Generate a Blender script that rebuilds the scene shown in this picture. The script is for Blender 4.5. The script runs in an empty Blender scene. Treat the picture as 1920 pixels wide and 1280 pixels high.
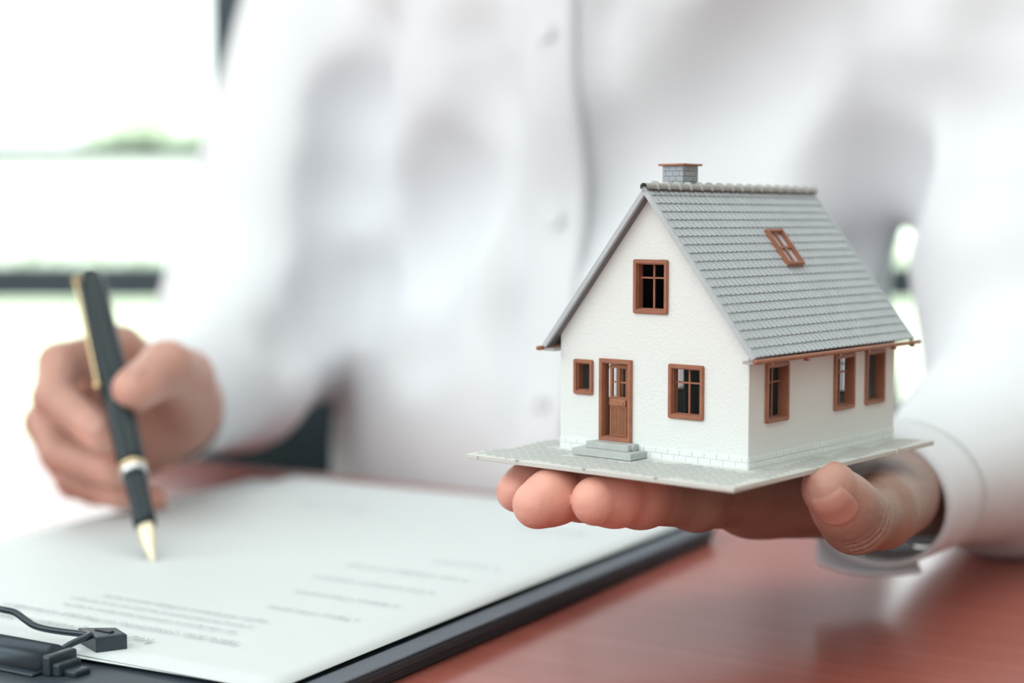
import bpy, bmesh, math, random
import numpy as np
import openvdb
from mathutils import Vector, Matrix, noise
from mathutils.geometry import tessellate_polygon
random.seed(7)

# ------------------------------------------------------------------ camera, world, lights, exposure
C = bpy.context.scene.collection
PITCH = 0.07605; FPX = 3000.0; CAMZ = 0.90
cam_d = bpy.data.cameras.new('camera'); cam = bpy.data.objects.new('camera', cam_d); C.objects.link(cam)
cam.location = (0, 0, CAMZ); cam.rotation_euler = (math.pi/2 - PITCH, 0, 0)
cam_d.sensor_width = 36; cam_d.lens = FPX*36/1920; cam_d.clip_start = 0.02; cam_d.clip_end = 400
cam_d.dof.use_dof = True; cam_d.dof.focus_distance = 0.522; cam_d.dof.aperture_fstop = 4.3
cam_d.dof.aperture_blades = 8
bpy.context.scene.camera = cam
vs = bpy.context.scene.view_settings
vs.view_transform = 'Standard'; vs.look = 'None'; vs.gamma = 1; vs.use_curve_mapping = False
vs.exposure = 0.1

world = bpy.data.worlds.new('World'); bpy.context.scene.world = world; world.use_nodes = True
bg = world.node_tree.nodes['Background']
bg.inputs[0].default_value = (0.93, 0.98, 1.0, 1); bg.inputs[1].default_value = 3.1

def area(name, loc, target, sx, sy, power, col=(1, 1, 1)):
    l = bpy.data.lights.new(name, 'AREA'); l.shape = 'RECTANGLE'; l.size = sx; l.size_y = sy
    l.energy = power; l.color = col
    o = bpy.data.objects.new(name, l); C.objects.link(o); o.location = loc
    o.rotation_euler = (Vector(target)-Vector(loc)).to_track_quat('-Z', 'Y').to_euler()
    return o
area('key_light_left', (-2.3, 0.3, 2.0), (0.1, 0.7, 0.9), 2.6, 1.3, 27, (0.94, 0.99, 1.0))  # added key lamp from the left, in place of unseen daylight
area('fill_light_front', (-1.2, -2.2, 1.75), (0.1, 0.7, 0.95), 2.6, 1.6, 36, (0.94, 0.99, 1.0))  # added fill lamp behind the camera, brightens torso and house front
area('fill_light_overhead_front', (-0.5, -0.9, 2.65), (0.1, 0.7, 0.95), 1.8, 1.2, 19, (0.94, 0.99, 1.0))  # added fill lamp, set high so the hand's underside stays dark
area('fill_light_overhead', (0.1, 0.7, 2.6), (0.1, 0.7, 0), 2.0, 1.6, 16, (0.96, 1.0, 1.0))  # added soft lamp overhead, no ceiling fixture belongs to it
sun_l = bpy.data.lights.new('sun', 'SUN'); sun_l.energy = 5.5; sun_l.angle = 0.05
sun = bpy.data.objects.new('sun', sun_l); C.objects.link(sun); sun.location = (0, 10, 20)
sun.rotation_euler = (math.radians(25), math.radians(-20), 0)

# ------------------------------------------------------------------ helpers
def P(u, v, Y):
    """point of the world at distance Y in front of the camera that shows at photo position u, v"""
    a = (u-960)/FPX; b = (640-v)/FPX
    dy = math.cos(PITCH)+b*math.sin(PITCH); dz = -math.sin(PITCH)+b*math.cos(PITCH)
    return Vector((a*Y/dy, Y, CAMZ+dz*Y/dy))

def mat(name, col, rough=0.5, metal=0.0, bump=0.0, bscale=200, spec=0.5, sss=0.0, sssr=None, var=0.0, vscale=30, coat=0.0, stretch=None):
    m = bpy.data.materials.new(name); m.use_nodes = True
    nt = m.node_tree; b = nt.nodes['Principled BSDF']
    b.inputs['Base Color'].default_value = (*col, 1); b.inputs['Roughness'].default_value = rough
    b.inputs['Metallic'].default_value = metal; b.inputs['Specular IOR Level'].default_value = spec
    if coat: b.inputs['Coat Weight'].default_value = coat; b.inputs['Coat Roughness'].default_value = 0.1
    if sss:
        b.inputs['Subsurface Weight'].default_value = sss
        b.inputs['Subsurface Radius'].default_value = sssr or (0.004, 0.0015, 0.001)
        b.inputs['Subsurface Scale'].default_value = 1.0
    tc = nt.nodes.new('ShaderNodeTexCoord'); mp = nt.nodes.new('ShaderNodeMapping')
    nt.links.new(tc.outputs['Object'], mp.inputs[0])
    if stretch: mp.inputs['Scale'].default_value = stretch
    if var:
        n = nt.nodes.new('ShaderNodeTexNoise'); n.inputs['Scale'].default_value = vscale; n.inputs['Detail'].default_value = 5
        r = nt.nodes.new('ShaderNodeValToRGB')
        r.color_ramp.elements[0].position = 0.3; r.color_ramp.elements[1].position = 0.7
        r.color_ramp.elements[0].color = (*[c*(1-var) for c in col], 1); r.color_ramp.elements[1].color = (*[min(1, c*(1+var)) for c in col], 1)
        nt.links.new(mp.outputs[0], n.inputs['Vector']); nt.links.new(n.outputs['Fac'], r.inputs[0]); nt.links.new(r.outputs[0], b.inputs['Base Color'])
    if bump:
        n = nt.nodes.new('ShaderNodeTexNoise'); n.inputs['Scale'].default_value = bscale; n.inputs['Detail'].default_value = 6
        bp = nt.nodes.new('ShaderNodeBump'); bp.inputs['Strength'].default_value = 1.0; bp.inputs['Distance'].default_value = bump
        nt.links.new(mp.outputs[0], n.inputs['Vector']); nt.links.new(n.outputs['Fac'], bp.inputs['Height']); nt.links.new(bp.outputs[0], b.inputs['Normal'])
    return m

M = {}
M['plaster'] = mat('white_plaster', (0.80, 0.84, 0.83), 0.75, bump=0.00025, bscale=900)
M['brickwhite'] = mat('white_brick', (0.82, 0.86, 0.855), 0.6, bump=0.0001, bscale=1500)
M['roof'] = mat('grey_tile', (0.49, 0.535, 0.57), 0.42, var=0.05, vscale=150)
M['roofdark'] = mat('grey_underside', (0.17, 0.16, 0.175), 0.5, bump=0.0001, bscale=700)
M['ridge'] = mat('grey_ridge', (0.40, 0.40, 0.39), 0.35)
M['copper'] = mat('copper_brown', (0.35, 0.145, 0.088), 0.38, var=0.12, vscale=300)
M['copperdoor'] = mat('door_brown', (0.36, 0.155, 0.085), 0.45, var=0.12, vscale=400)
M['plate'] = mat('pale_grey_plate', (0.62, 0.64, 0.61), 0.5, bump=0.00008, bscale=900)
M['slab'] = mat('grey_paving', (0.47, 0.49, 0.475), 0.55, var=0.07, vscale=200, bump=0.0002, bscale=1200)
M['step'] = mat('grey_step', (0.47, 0.50, 0.49), 0.5, var=0.06, vscale=300)
M['chim'] = mat('chimney_grey', (0.36, 0.40, 0.44), 0.55, var=0.1, vscale=300)
M['chimj'] = mat('chimney_joint', (0.20, 0.22, 0.25), 0.7)
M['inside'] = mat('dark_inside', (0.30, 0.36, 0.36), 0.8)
M['roofpane'] = mat('roof_pane', (0.62, 0.66, 0.72), 0.12)  # pale base colour carries the sky reflected in the glass
M['black'] = mat('black_plastic', (0.026, 0.044, 0.058), 0.35, bump=0.0001, bscale=900)
M['blackmetal'] = mat('black_metal', (0.045, 0.06, 0.075), 0.28, metal=0.6)
M['board'] = mat('board_leatherette', (0.10, 0.12, 0.15), 0.45, bump=0.0006, bscale=1400)
M['boardlow'] = mat('board_dark', (0.03, 0.045, 0.06), 0.5)
M['gold'] = mat('gold', (0.80, 0.62, 0.36), 0.25, metal=1.0)
M['nibgold'] = mat('pale_gold', (0.86, 0.76, 0.56), 0.35, metal=0.7)
M['chrome'] = mat('chrome', (0.75, 0.75, 0.75), 0.2, metal=1.0)
M['pen'] = mat('pen_lacquer', (0.016, 0.028, 0.034), 0.25, spec=0.3)
M['paper'] = mat('paper', (0.66, 0.71, 0.72), 0.6)
M['ink'] = mat('ink', (0.46, 0.50, 0.515), 0.8)
M['shirt'] = mat('white_shirt', (0.77, 0.79, 0.83), 0.85, bump=0.0004, bscale=60)
M['button'] = mat('button', (0.77, 0.79, 0.82), 0.5)
M['trousers'] = mat('dark_trousers', (0.03, 0.04, 0.05), 0.9)
M['chair'] = mat('chair_leather', (0.04, 0.06, 0.072), 0.5, bump=0.0005, bscale=300)
M['frame'] = mat('dark_window_frame', (0.06, 0.085, 0.11), 0.5)
M['wall'] = mat('room_wall', (0.78, 0.77, 0.74), 0.8, bump=0.0003, bscale=200)
M['ceiling'] = mat('room_ceiling', (0.80, 0.80, 0.78), 0.8)
M['hair'] = mat('hair', (0.015, 0.012, 0.01), 0.6, bump=0.002, bscale=200, stretch=(1, 1, 0.1))
M['nail'] = mat('nail', (0.56, 0.30, 0.24), 0.28, sss=0.1)

def skin_mat():
    m = mat('skin', (0.55, 0.27, 0.185), 0.42, sss=0.12, sssr=(0.006, 0.0022, 0.0012))
    nt = m.node_tree; b = nt.nodes['Principled BSDF']; tc = nt.nodes.new('ShaderNodeTexCoord')
    n = nt.nodes.new('ShaderNodeTexNoise'); n.inputs['Scale'].default_value = 45; n.inputs['Detail'].default_value = 4
    r = nt.nodes.new('ShaderNodeValToRGB'); r.color_ramp.elements[0].position = .3; r.color_ramp.elements[1].position = .72
    r.color_ramp.elements[0].color = (0.31, 0.185, 0.145, 1); r.color_ramp.elements[1].color = (0.39, 0.235, 0.185, 1)  # skin darkened to hold the shade under the house plate
    nt.links.new(tc.outputs['Object'], n.inputs['Vector']); nt.links.new(n.outputs['Fac'], r.inputs[0])
    # reddish finger pads and light falling on the hands, painted as a vertex attribute
    at = nt.nodes.new('ShaderNodeAttribute'); at.attribute_name = 'pink_lit'
    mx = nt.nodes.new('ShaderNodeMix'); mx.data_type = 'RGBA'
    nt.links.new(at.outputs['Fac'], mx.inputs['Factor']); nt.links.new(r.outputs[0], mx.inputs['A']); mx.inputs['B'].default_value = (0.80, 0.40, 0.32, 1)
    nt.links.new(mx.outputs['Result'], b.inputs['Base Color'])
    w = nt.nodes.new('ShaderNodeTexVoronoi'); w.inputs['Scale'].default_value = 1100; w.feature = 'DISTANCE_TO_EDGE'
    n2 = nt.nodes.new('ShaderNodeTexNoise'); n2.inputs['Scale'].default_value = 260; n2.inputs['Detail'].default_value = 6
    ad = nt.nodes.new('ShaderNodeMath'); ad.operation = 'MULTIPLY_ADD'; ad.inputs[1].default_value = 0.3
    nt.links.new(tc.outputs['Object'], w.inputs['Vector']); nt.links.new(tc.outputs['Object'], n2.inputs['Vector'])
    nt.links.new(w.outputs['Distance'], ad.inputs[0]); nt.links.new(n2.outputs['Fac'], ad.inputs[2])
    bp = nt.nodes.new('ShaderNodeBump'); bp.inputs['Distance'].default_value = 0.0005; bp.inputs['Strength'].default_value = 0.8
    nt.links.new(ad.outputs[0], bp.inputs['Height']); nt.links.new(bp.outputs[0], b.inputs['Normal'])
    return m
M['skin'] = skin_mat()

def wood_mat():
    m = mat('table_wood', (0.20, 0.075, 0.055), 0.2, spec=0.4)
    nt = m.node_tree; b = nt.nodes['Principled BSDF']; tc = nt.nodes.new('ShaderNodeTexCoord'); mp = nt.nodes.new('ShaderNodeMapping')
    mp.inputs['Scale'].default_value = (2.5, 60, 20)
    n = nt.nodes.new('ShaderNodeTexNoise'); n.inputs['Scale'].default_value = 1.6; n.inputs['Detail'].default_value = 8; n.inputs['Distortion'].default_value = 0.6
    r = nt.nodes.new('ShaderNodeValToRGB'); r.color_ramp.elements[0].position = .3; r.color_ramp.elements[1].position = .75
    r.color_ramp.elements[0].color = (0.36, 0.105, 0.080, 1); r.color_ramp.elements[1].color = (0.41, 0.125, 0.098, 1)
    nt.links.new(tc.outputs['Object'], mp.inputs[0]); nt.links.new(mp.outputs[0], n.inputs['Vector'])
    nt.links.new(n.outputs['Fac'], r.inputs[0]); nt.links.new(r.outputs[0], b.inputs['Base Color'])
    return m
M['wood'] = wood_mat()
M['floor'] = mat('floor_boards', (0.34, 0.29, 0.24), 0.4, var=0.15, vscale=6, stretch=(1, 8, 1))
M['lawn'] = mat('lawn', (0.40, 0.46, 0.32), 0.9, var=0.2, vscale=3)
M['leaf'] = mat('leaves', (0.46, 0.53, 0.40), 0.8, var=0.3, vscale=2)
M['bark'] = mat('bark', (0.15, 0.11, 0.08), 0.9)
M['palewall'] = mat('pale_far_wall', (0.72, 0.74, 0.70), 0.8)

def glass_mat():
    m = bpy.data.materials.new('window_glass'); m.use_nodes = True; nt = m.node_tree
    for n in list(nt.nodes): nt.nodes.remove(n)
    o = nt.nodes.new('ShaderNodeOutputMaterial'); t = nt.nodes.new('ShaderNodeBsdfTransparent'); g = nt.nodes.new('ShaderNodeBsdfGlossy')
    g.inputs['Roughness'].default_value = 0.02; mx = nt.nodes.new('ShaderNodeMixShader'); f = nt.nodes.new('ShaderNodeFresnel')
    f.inputs[0].default_value = 1.3
    t.inputs[0].default_value = (0.95, 0.98, 0.97, 1)
    nt.links.new(f.outputs[0], mx.inputs[0]); nt.links.new(t.outputs[0], mx.inputs[1]); nt.links.new(g.outputs[0], mx.inputs[2]); nt.links.new(mx.outputs[0], o.inputs[0])
    return m
M['glass'] = glass_mat()

def mesh_obj(name, verts, faces, m, parent=None, smooth=False, loc=None):
    me = bpy.data.meshes.new(name); me.from_pydata([tuple(v) for v in verts], [], [tuple(f) for f in faces]); me.update()
    if m: me.materials.append(m)
    if smooth: me.polygons.foreach_set('use_smooth', [True]*len(me.polygons))
    o = bpy.data.objects.new(name, me); C.objects.link(o)
    if parent: o.parent = parent
    if loc: o.location = loc
    return o
def bm_obj(name, bm, m, parent=None, smooth=False):
    bmesh.ops.recalc_face_normals(bm, faces=bm.faces)
    me = bpy.data.meshes.new(name); bm.to_mesh(me); bm.free(); me.materials.append(m)
    if smooth: me.polygons.foreach_set('use_smooth', [True]*len(me.polygons))
    o = bpy.data.objects.new(name, me); C.objects.link(o)
    if parent: o.parent = parent
    return o
def add_box(bm, x0, x1, y0, y1, z0, z1, bev=0.0, seg=2, M4=None):
    g = bmesh.ops.create_cube(bm, size=1.0)
    vsn = g['verts']
    for v in vsn: v.co = Vector(((x0+x1)/2+v.co.x*(x1-x0), (y0+y1)/2+v.co.y*(y1-y0), (z0+z1)/2+v.co.z*(z1-z0)))
    if bev:
        es = list({e for v in vsn for e in v.link_edges})
        r = bmesh.ops.bevel(bm, geom=es, offset=bev, segments=seg, affect='EDGES', profile=0.5)
        vsn = list({v for f in r['faces'] for v in f.verts} | {v for v in vsn if v.is_valid})
    if M4 is not None:
        for v in vsn: v.co = M4 @ v.co
    return vsn
def box_obj(name, x0, x1, y0, y1, z0, z1, m, parent=None, bev=0.0, seg=2, M4=None):
    bm = bmesh.new(); add_box(bm, x0, x1, y0, y1, z0, z1, bev, seg, M4); return bm_obj(name, bm, m, parent)
def tube_mesh(path, radii, n=12, caps=True):
    path = [Vector(p) for p in path]; vs_, fs = [], []
    if not hasattr(radii, '__len__'): radii = [radii]*len(path)
    ref = None
    for i, p in enumerate(path):
        t = (path[min(i+1, len(path)-1)]-path[max(i-1, 0)]).normalized()
        if ref is None:
            ref = t.orthogonal().normalized()
        ref = (ref - t*ref.dot(t)).normalized(); b = t.cross(ref)
        for k in range(n):
            a = 2*math.pi*k/n; vs_.append(p+(ref*math.cos(a)+b*math.sin(a))*radii[i])
    for i in range(len(path)-1):
        for k in range(n):
            fs.append((i*n+k, i*n+(k+1) % n, (i+1)*n+(k+1) % n, (i+1)*n+k))
    if caps:
        fs.append(tuple(range(n))[::-1]); fs.append(tuple((len(path)-1)*n+k for k in range(n)))
    return vs_, fs
def tube_obj(name, path, radii, m, parent=None, n=12, smooth=True):
    v, f = tube_mesh(path, radii, n); return mesh_obj(name, v, f, m, parent, smooth)
def empty(name, loc, rz=0):
    o = bpy.data.objects.new(name, None); C.objects.link(o); o.location = loc; o.rotation_euler = (0, 0, rz); o.empty_display_size = 0.02
    return o
def tag(o, label=None, cat=None, group=None, kind=None):
    if label: o['label'] = label
    if cat: o['category'] = cat
    if group: o['group'] = group
    if kind: o['kind'] = kind
    return o
def struct(o): o['kind'] = 'structure'; return o
def bez(ps, n=8):
    """Catmull-Rom through points"""
    ps = [Vector(p) for p in ps]; out = []
    for i in range(len(ps)-1):
        a = ps[max(i-1, 0)]; b = ps[i]; c = ps[i+1]; d = ps[min(i+2, len(ps)-1)]
        for k in range(n):
            t = k/n; out.append(0.5*((2*b)+(c-a)*t+(2*a-5*b+4*c-d)*t*t+(3*b-a-3*c+d)*t**3))
    out.append(ps[-1]); return out

# ------------------------------------------------------------------ signed distance modelling for bodies and cloth
class Field:
    def __init__(s, lo, hi, h):
        s.lo = np.array(lo, float); s.h = h
        s.n = np.ceil((np.array(hi)-s.lo)/h).astype(int)+1
        s.f = np.full(s.n, 0.05, np.float32)
        s.ax = [(s.lo[i]+np.arange(s.n[i])*h).astype(np.float32) for i in range(3)]
    def block(s, lo, hi):
        a = np.maximum(0, np.floor((np.array(lo)-s.lo)/s.h).astype(int)); b = np.minimum(s.n, np.ceil((np.array(hi)-s.lo)/s.h).astype(int)+1)
        if (b <= a).any(): return None, None
        sl = tuple(slice(a[i], b[i]) for i in range(3))
        X = s.ax[0][sl[0]][:, None, None]; Y = s.ax[1][sl[1]][None, :, None]; Z = s.ax[2][sl[2]][None, None, :]
        return sl, (X, Y, Z)
    @staticmethod
    def smin(a, b, k):
        hh = np.clip(0.5+0.5*(b-a)/k, 0, 1); return b*(1-hh)+a*hh-k*hh*(1-hh)
    def cone(s, p, q, r1, r2, k=0.003, flat=None, sub=False):
        p = np.array(p, float); q = np.array(q, float); m = max(r1, r2)*1.2+3*k+2*s.h
        sl, XYZ = s.block(np.minimum(p, q)-m, np.maximum(p, q)+m)
        if sl is None: return
        X, Y, Z = XYZ; d = q-p; L2 = max(float(d@d), 1e-12)
        t = np.clip(((X-p[0])*d[0]+(Y-p[1])*d[1]+(Z-p[2])*d[2])/L2, 0, 1)
        ex, ey, ez = X-(p[0]+t*d[0]), Y-(p[1]+t*d[1]), Z-(p[2]+t*d[2])
        if flat is not None:      # squash along a direction: (dir, factor>1 thins it)
            v = np.array(flat[0], float); v /= np.linalg.norm(v); w = ex*v[0]+ey*v[1]+ez*v[2]; g = flat[1]-1
            ex, ey, ez = ex+w*g*v[0], ey+w*g*v[1], ez+w*g*v[2]
        D = np.sqrt(ex*ex+ey*ey+ez*ez)-(r1+(r2-r1)*t)
        if sub: s.f[sl] = -s.smin(-s.f[sl], D.astype(np.float32), k)
        else: s.f[sl] = s.smin(s.f[sl], D.astype(np.float32), k)
    def ell(s, c, r, R=None, k=0.003, sub=False):
        c = np.array(c, float); r = np.array(r, float); m = r.max()*1.05+3*k+2*s.h
        sl, XYZ = s.block(c-m, c+m)
        if sl is None: return
        X, Y, Z = XYZ; x, y, z = X-c[0], Y-c[1], Z-c[2]
        if R is not None:
            R = np.array(R); x, y, z = (R[0, 0]*x+R[0, 1]*y+R[0, 2]*z), (R[1, 0]*x+R[1, 1]*y+R[1, 2]*z), (R[2, 0]*x+R[2, 1]*y+R[2, 2]*z)
        k0 = np.sqrt((x/r[0])**2+(y/r[1])**2+(z/r[2])**2); k1 = np.sqrt((x/r[0]**2)**2+(y/r[1]**2)**2+(z/r[2]**2)**2)+1e-9
        D = (k0*(k0-1)/k1).astype(np.float32)
        if sub: s.f[sl] = -s.smin(-s.f[sl], D, k)
        else: s.f[sl] = s.smin(s.f[sl], D, k)
    def chain(s, pts, rad, k=0.002, flat=None):
        for i in range(len(pts)-1): s.cone(pts[i], pts[i+1], rad[i], rad[i+1], k, flat)
    def mesh(s):
        g = openvdb.FloatGrid(0.05); g.copyFromArray(np.ascontiguousarray(s.f))
        v, q = g.convertToQuads(0.0); return v*s.h+s.lo, q[:, ::-1]
    def at(s, p):
        i = (np.array(p)-s.lo)/s.h; a = np.floor(i).astype(int); t = i-a; r = 0
        for dx in (0, 1):
            for dy in (0, 1):
                for dz in (0, 1):
                    w = (t[0] if dx else 1-t[0])*(t[1] if dy else 1-t[1])*(t[2] if dz else 1-t[2])
                    r += w*s.f[a[0]+dx, a[1]+dy, a[2]+dz]
        return float(r)
def np_mesh(name, v, q, m, parent=None):
    me = bpy.data.meshes.new(name); me.vertices.add(len(v)); me.vertices.foreach_set('co', np.asarray(v, np.float32).ravel())
    me.loops.add(q.size); me.loops.foreach_set('vertex_index', q.astype(np.int32).ravel())
    me.polygons.add(len(q)); me.polygons.foreach_set('loop_start', np.arange(0, q.size, 4, dtype=np.int32)); me.polygons.foreach_set('loop_total', np.full(len(q), 4, np.int32))
    me.update(calc_edges=True); me.validate(); me.polygons.foreach_set('use_smooth', np.ones(len(me.polygons), bool))
    if m: me.materials.append(m)
    o = bpy.data.objects.new(name, me); C.objects.link(o)
    if parent: o.parent = parent
    return o

# ------------------------------------------------------------------ the room
RX0, RX1, RY0, RY1, RZ = -2.6, 2.6, -2.4, 3.0, 2.75
struct(box_obj('floor', RX0, RX1, RY0, RY1, -0.1, 0, M['floor']))
struct(box_obj('ceiling', RX0, RX1, RY0, RY1, RZ, RZ+0.1, M['ceiling']))
struct(box_obj('wall_left', RX0-0.1, RX0, RY0, RY1, 0, RZ, M['wall']))
struct(box_obj('wall_right', RX1, RX1+0.1, RY0, RY1, 0, RZ, M['wall']))
struct(box_obj('wall_front', RX0, RX1, RY0-0.1, RY0, 0, RZ, M['wall']))
struct(box_obj('wall_back', RX0, RX1, RY1, RY1+0.12, 2.45, RZ, M['wall']))
def win_bay(n, x0, x1):
    w = empty('window_%d' % n, ((x0+x1)/2, RY1, 0)); struct(w)
    hw = (x1-x0)/2
    for a, b in ((-hw, -hw+0.042), (hw-0.042, hw)): box_obj('mullion', a, b, 0.0, 0.08, 0, 2.45, M['frame'], w, 0.003)
    box_obj('rail', -hw+.03, hw-.03, 0.005, 0.075, 0.746, 0.818, M['frame'], w, 0.003)
    box_obj('sill', -hw+.03, hw-.03, 0.005, 0.075, 0.0, 0.06, M['frame'], w, 0.003)
    box_obj('head', -hw+.03, hw-.03, 0.005, 0.075, 2.40, 2.45, M['frame'], w, 0.003)
    box_obj('glazing_bar', -hw+.03, hw-.03, 0.03, 0.05, 1.012, 1.042, M['frame'], w)
    box_obj('pane', -hw+.02, hw-.02, 0.038, 0.042, 0.80, 2.41, M['glass'], w)
    box_obj('pane', -hw+.02, hw-.02, 0.038, 0.042, 0.05, 0.76, M['glass'], w)
edges = [-2.6, -1.6, -0.522, 0.53, 1.6, 2.6]
for i in range(5): win_bay(i+1, edges[i], edges[i+1])
# unseen window frames on solid walls; the soft light is from added lamps
def blind_window(n, loc, rz, w, h):
    o = empty('window_%d' % n, loc, rz); struct(o)
    for a, b, c, d in ((-w/2, -w/2+.05, 0, h), (w/2-.05, w/2, 0, h), (-w/2, w/2, 0, .05), (-w/2, w/2, h-.05, h), (-.025, .025, 0, h)):
        box_obj('frame', a, b, -0.03, 0.03, c, d, M['frame'], o)
blind_window(6, (RX0+0.03, 0.9, 0.7), math.pi/2, 2.7, 1.9)
blind_window(7, (-0.8, RY0+0.03, 0.7), 0, 2.7, 1.9)

# outside: lawn, hedge, pale building, tree
struct(mesh_obj('lawn_outside', [(-60, 3.2, -0.12), (60, 3.2, -0.12), (60, 120, -0.12), (-60, 120, -0.12)], [(0, 1, 2, 3)], M['lawn']))
def crown(name, c, r, n, m, parent=None, seed=1):
    rnd = random.Random(seed); bm = bmesh.new()
    for i in range(n):
        u = rnd.random()*2*math.pi; w = rnd.uniform(-1, 1); q = rnd.random()**.35
        p = Vector((math.cos(u)*math.sqrt(1-w*w)*r[0]*q, math.sin(u)*math.sqrt(1-w*w)*r[1]*q, w*r[2]*q))
        g = bmesh.ops.create_icosphere(bm, subdivisions=1, radius=rnd.uniform(.18, .32)*min(r))
        for v in g['verts']: v.co = v.co*rnd.uniform(.8, 1.2)+p+Vector(c)
    return bm_obj(name, bm, m, parent)
t = tag(empty('tree', (-7.0, 31, -.12)), 'pale round tree far outside behind the window above the rail', 'tree')
tube_obj('trunk', [(0, 0, 0), (0.05, 0, 1.5), (0, 0, 2.6)], [.16, .12, .1], M['bark'], t)
crown('foliage', (0, 0, 2.2), (1.3, 1.2, 1.05), 60, M['leaf'], t, 3)
tag(crown('hedge', (-6.0, 24.0, 0.15), (4.2, .6, .5), 110, M['leaf'], None, 5), 'low clipped hedge outside behind the window, beneath the tree', 'hedge')
b = tag(empty('garden_wall', (-5.2, 27, -.12)), 'pale garden wall outside behind the window, above the hedge', 'wall')
box_obj('wall_panel', -8, 8, 0, .3, 0, 2.0, M['palewall'], b); box_obj('coping', -8.1, 8.1, -.05, .35, 2.0, 2.1, M['palewall'], b)

# ------------------------------------------------------------------ table
TU = Vector((0.85, -0.527, 0)).normalized(); TN = Vector((0.527, 0.85, 0)).normalized()
TO = Vector((-0.184, 0.985, 0))      # a point on the far edge
tang = math.atan2(TU.y, TU.x)
tcen = TO+TU*0.25-TN*0.45
table = tag(empty('office_table', (tcen.x, tcen.y, 0), tang), 'glossy red-brown wooden office table under the clipboard', 'table')
box_obj('tabletop', -1.1, 1.1, -0.45, 0.45, 0.718, 0.75, M['wood'], table, 0.004, 3)
for sx in (-1.02, 1.02):
    for sy in (-.38, .38): box_obj('leg', sx-.03, sx+.03, sy-.03, sy+.03, 0, .718, M['frame'], table, .003)
for sy in (-.38, .38): box_obj('apron', -.98, .98, sy-.012, sy+.012, .65, .718, M['frame'], table)

# ------------------------------------------------------------------ clipboard, sheets, printed lines
CU = Vector((0.865, -0.502, 0)).normalized(); CV = Vector((0.502, 0.865, 0)).normalized()
CB = P(1265, 1005, 426/594.0*1.0)      # reference corner on the right edge
CB = Vector((0.0745, 0.717, 0.75))
cang = math.atan2(CU.y, CU.x)
cb = tag(empty('clipboard', CB, cang), 'dark grey pebbled clipboard folder lying under the white sheets', 'clipboard')
# local frame: x along CU, y along CV, z up; right edge x=0, sheets reach from y=-.286 to .038
def rr(x0, x1, y0, y1, r, n=6):
    pts = []
    for cx, cy, a0 in ((x1-r, y1-r, 0), (x0+r, y1-r, 90), (x0+r, y0+r, 180), (x1-r, y0+r, 270)):
        for i in range(n+1):
            a = math.radians(a0+90*i/n); pts.append((cx+r*math.cos(a), cy+r*math.sin(a)))
    return pts
def slab_obj(name, outline, z0, z1, m, parent, bev=0.0):
    bm = bmesh.new(); vb = [bm.verts.new((x, y, z0)) for x, y in outline]; f = bm.faces.new(vb)
    r = bmesh.ops.extrude_face_region(bm, geom=[f]); top = [v for v in r['geom'] if isinstance(v, bmesh.types.BMVert)]
    for v in top: v.co.z = z1
    if bev:
        es = [e for e in bm.edges if abs(e.verts[0].co.z-e.verts[1].co.z) < 1e-7]
        bmesh.ops.bevel(bm, geom=es, offset=bev, segments=3, affect='EDGES', profile=.5)
    return bm_obj(name, bm, m, parent)
slab_obj('back_cover', rr(-.243, .006, -.318, .036, .012), 0.0, .0032, M['boardlow'], cb, .0008)
slab_obj('front_board', rr(-.243, .008, -.318, .036, .012), .0037, .0070, M['boardlow'], cb, .0008)
# raised pebbled rim along the right edge
bm = bmesh.new(); add_box(bm, -.0025, .0078, -.305, .033, .0068, .0078, .0007, 2); bm_obj('rim', bm, M['board'], cb)
# clip: tube, knuckles, wire handle, corner sheaths
clipx = -0.125
def cbl(p):  # world -> clipboard local
    d = Vector(p)-CB; return Vector((d.dot(CU), d.dot(CV), d.z))
tb = tube_obj('clip_tube', [(clipx-.043, -.2985, .0085), (clipx+.043, -.2985, .0085)], .0068, M['blackmetal'], cb, 20)
for s in (-1, 1):
    bm = bmesh.new()
    add_box(bm, -.001, .0025, -.0062, .0062, -.002, .0056, .001)
    add_box(bm, .002, .0055, -.005, .005, -.002, .0030, .001)
    add_box(bm, .005, .0105, -.003, .004, -.002, .0006, .0008)
    for v in bm.verts: v.co = Vector((clipx+s*.0455+v.co.x*s, -.2985+v.co.y, .0085+v.co.z*.9))
    bm_obj('hinge_knuckle', bm, M['black'], cb)
clip_base = box_obj('clip_plate', clipx-.044, clipx+.044, -.308, -.290, .0070, .0082, M['black'], cb, .0006)
def sym(pts): return pts+[(2*clipx-x, y, z) for x, y, z in reversed(pts)]
wl = [cbl((-.1475, .5055, .7600)), cbl((-.1435, .5105, .7625)), cbl((-.1385, .5155, .7640)), cbl((-.1413, .5185, .7638)), cbl((-.152, .5238, .7636)), cbl((-.1595, .5277, .7640)), cbl((-.1635, .5298, .7655)), cbl((-.1680, .5325, .7675)), cbl((-.1725, .5345, .7680))]
full = sym([tuple(p) for p in wl])
wpath = bez(full, 4)
tube_obj('wire_handle', wpath, .00115, M['blackmetal'], cb, 10)
fp = [cbl((-.1358, .5130, 0)), cbl((-.1268, .5180, 0)), cbl((-.1322, .5262, 0)), cbl((-.1450, .5258, 0))]
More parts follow.
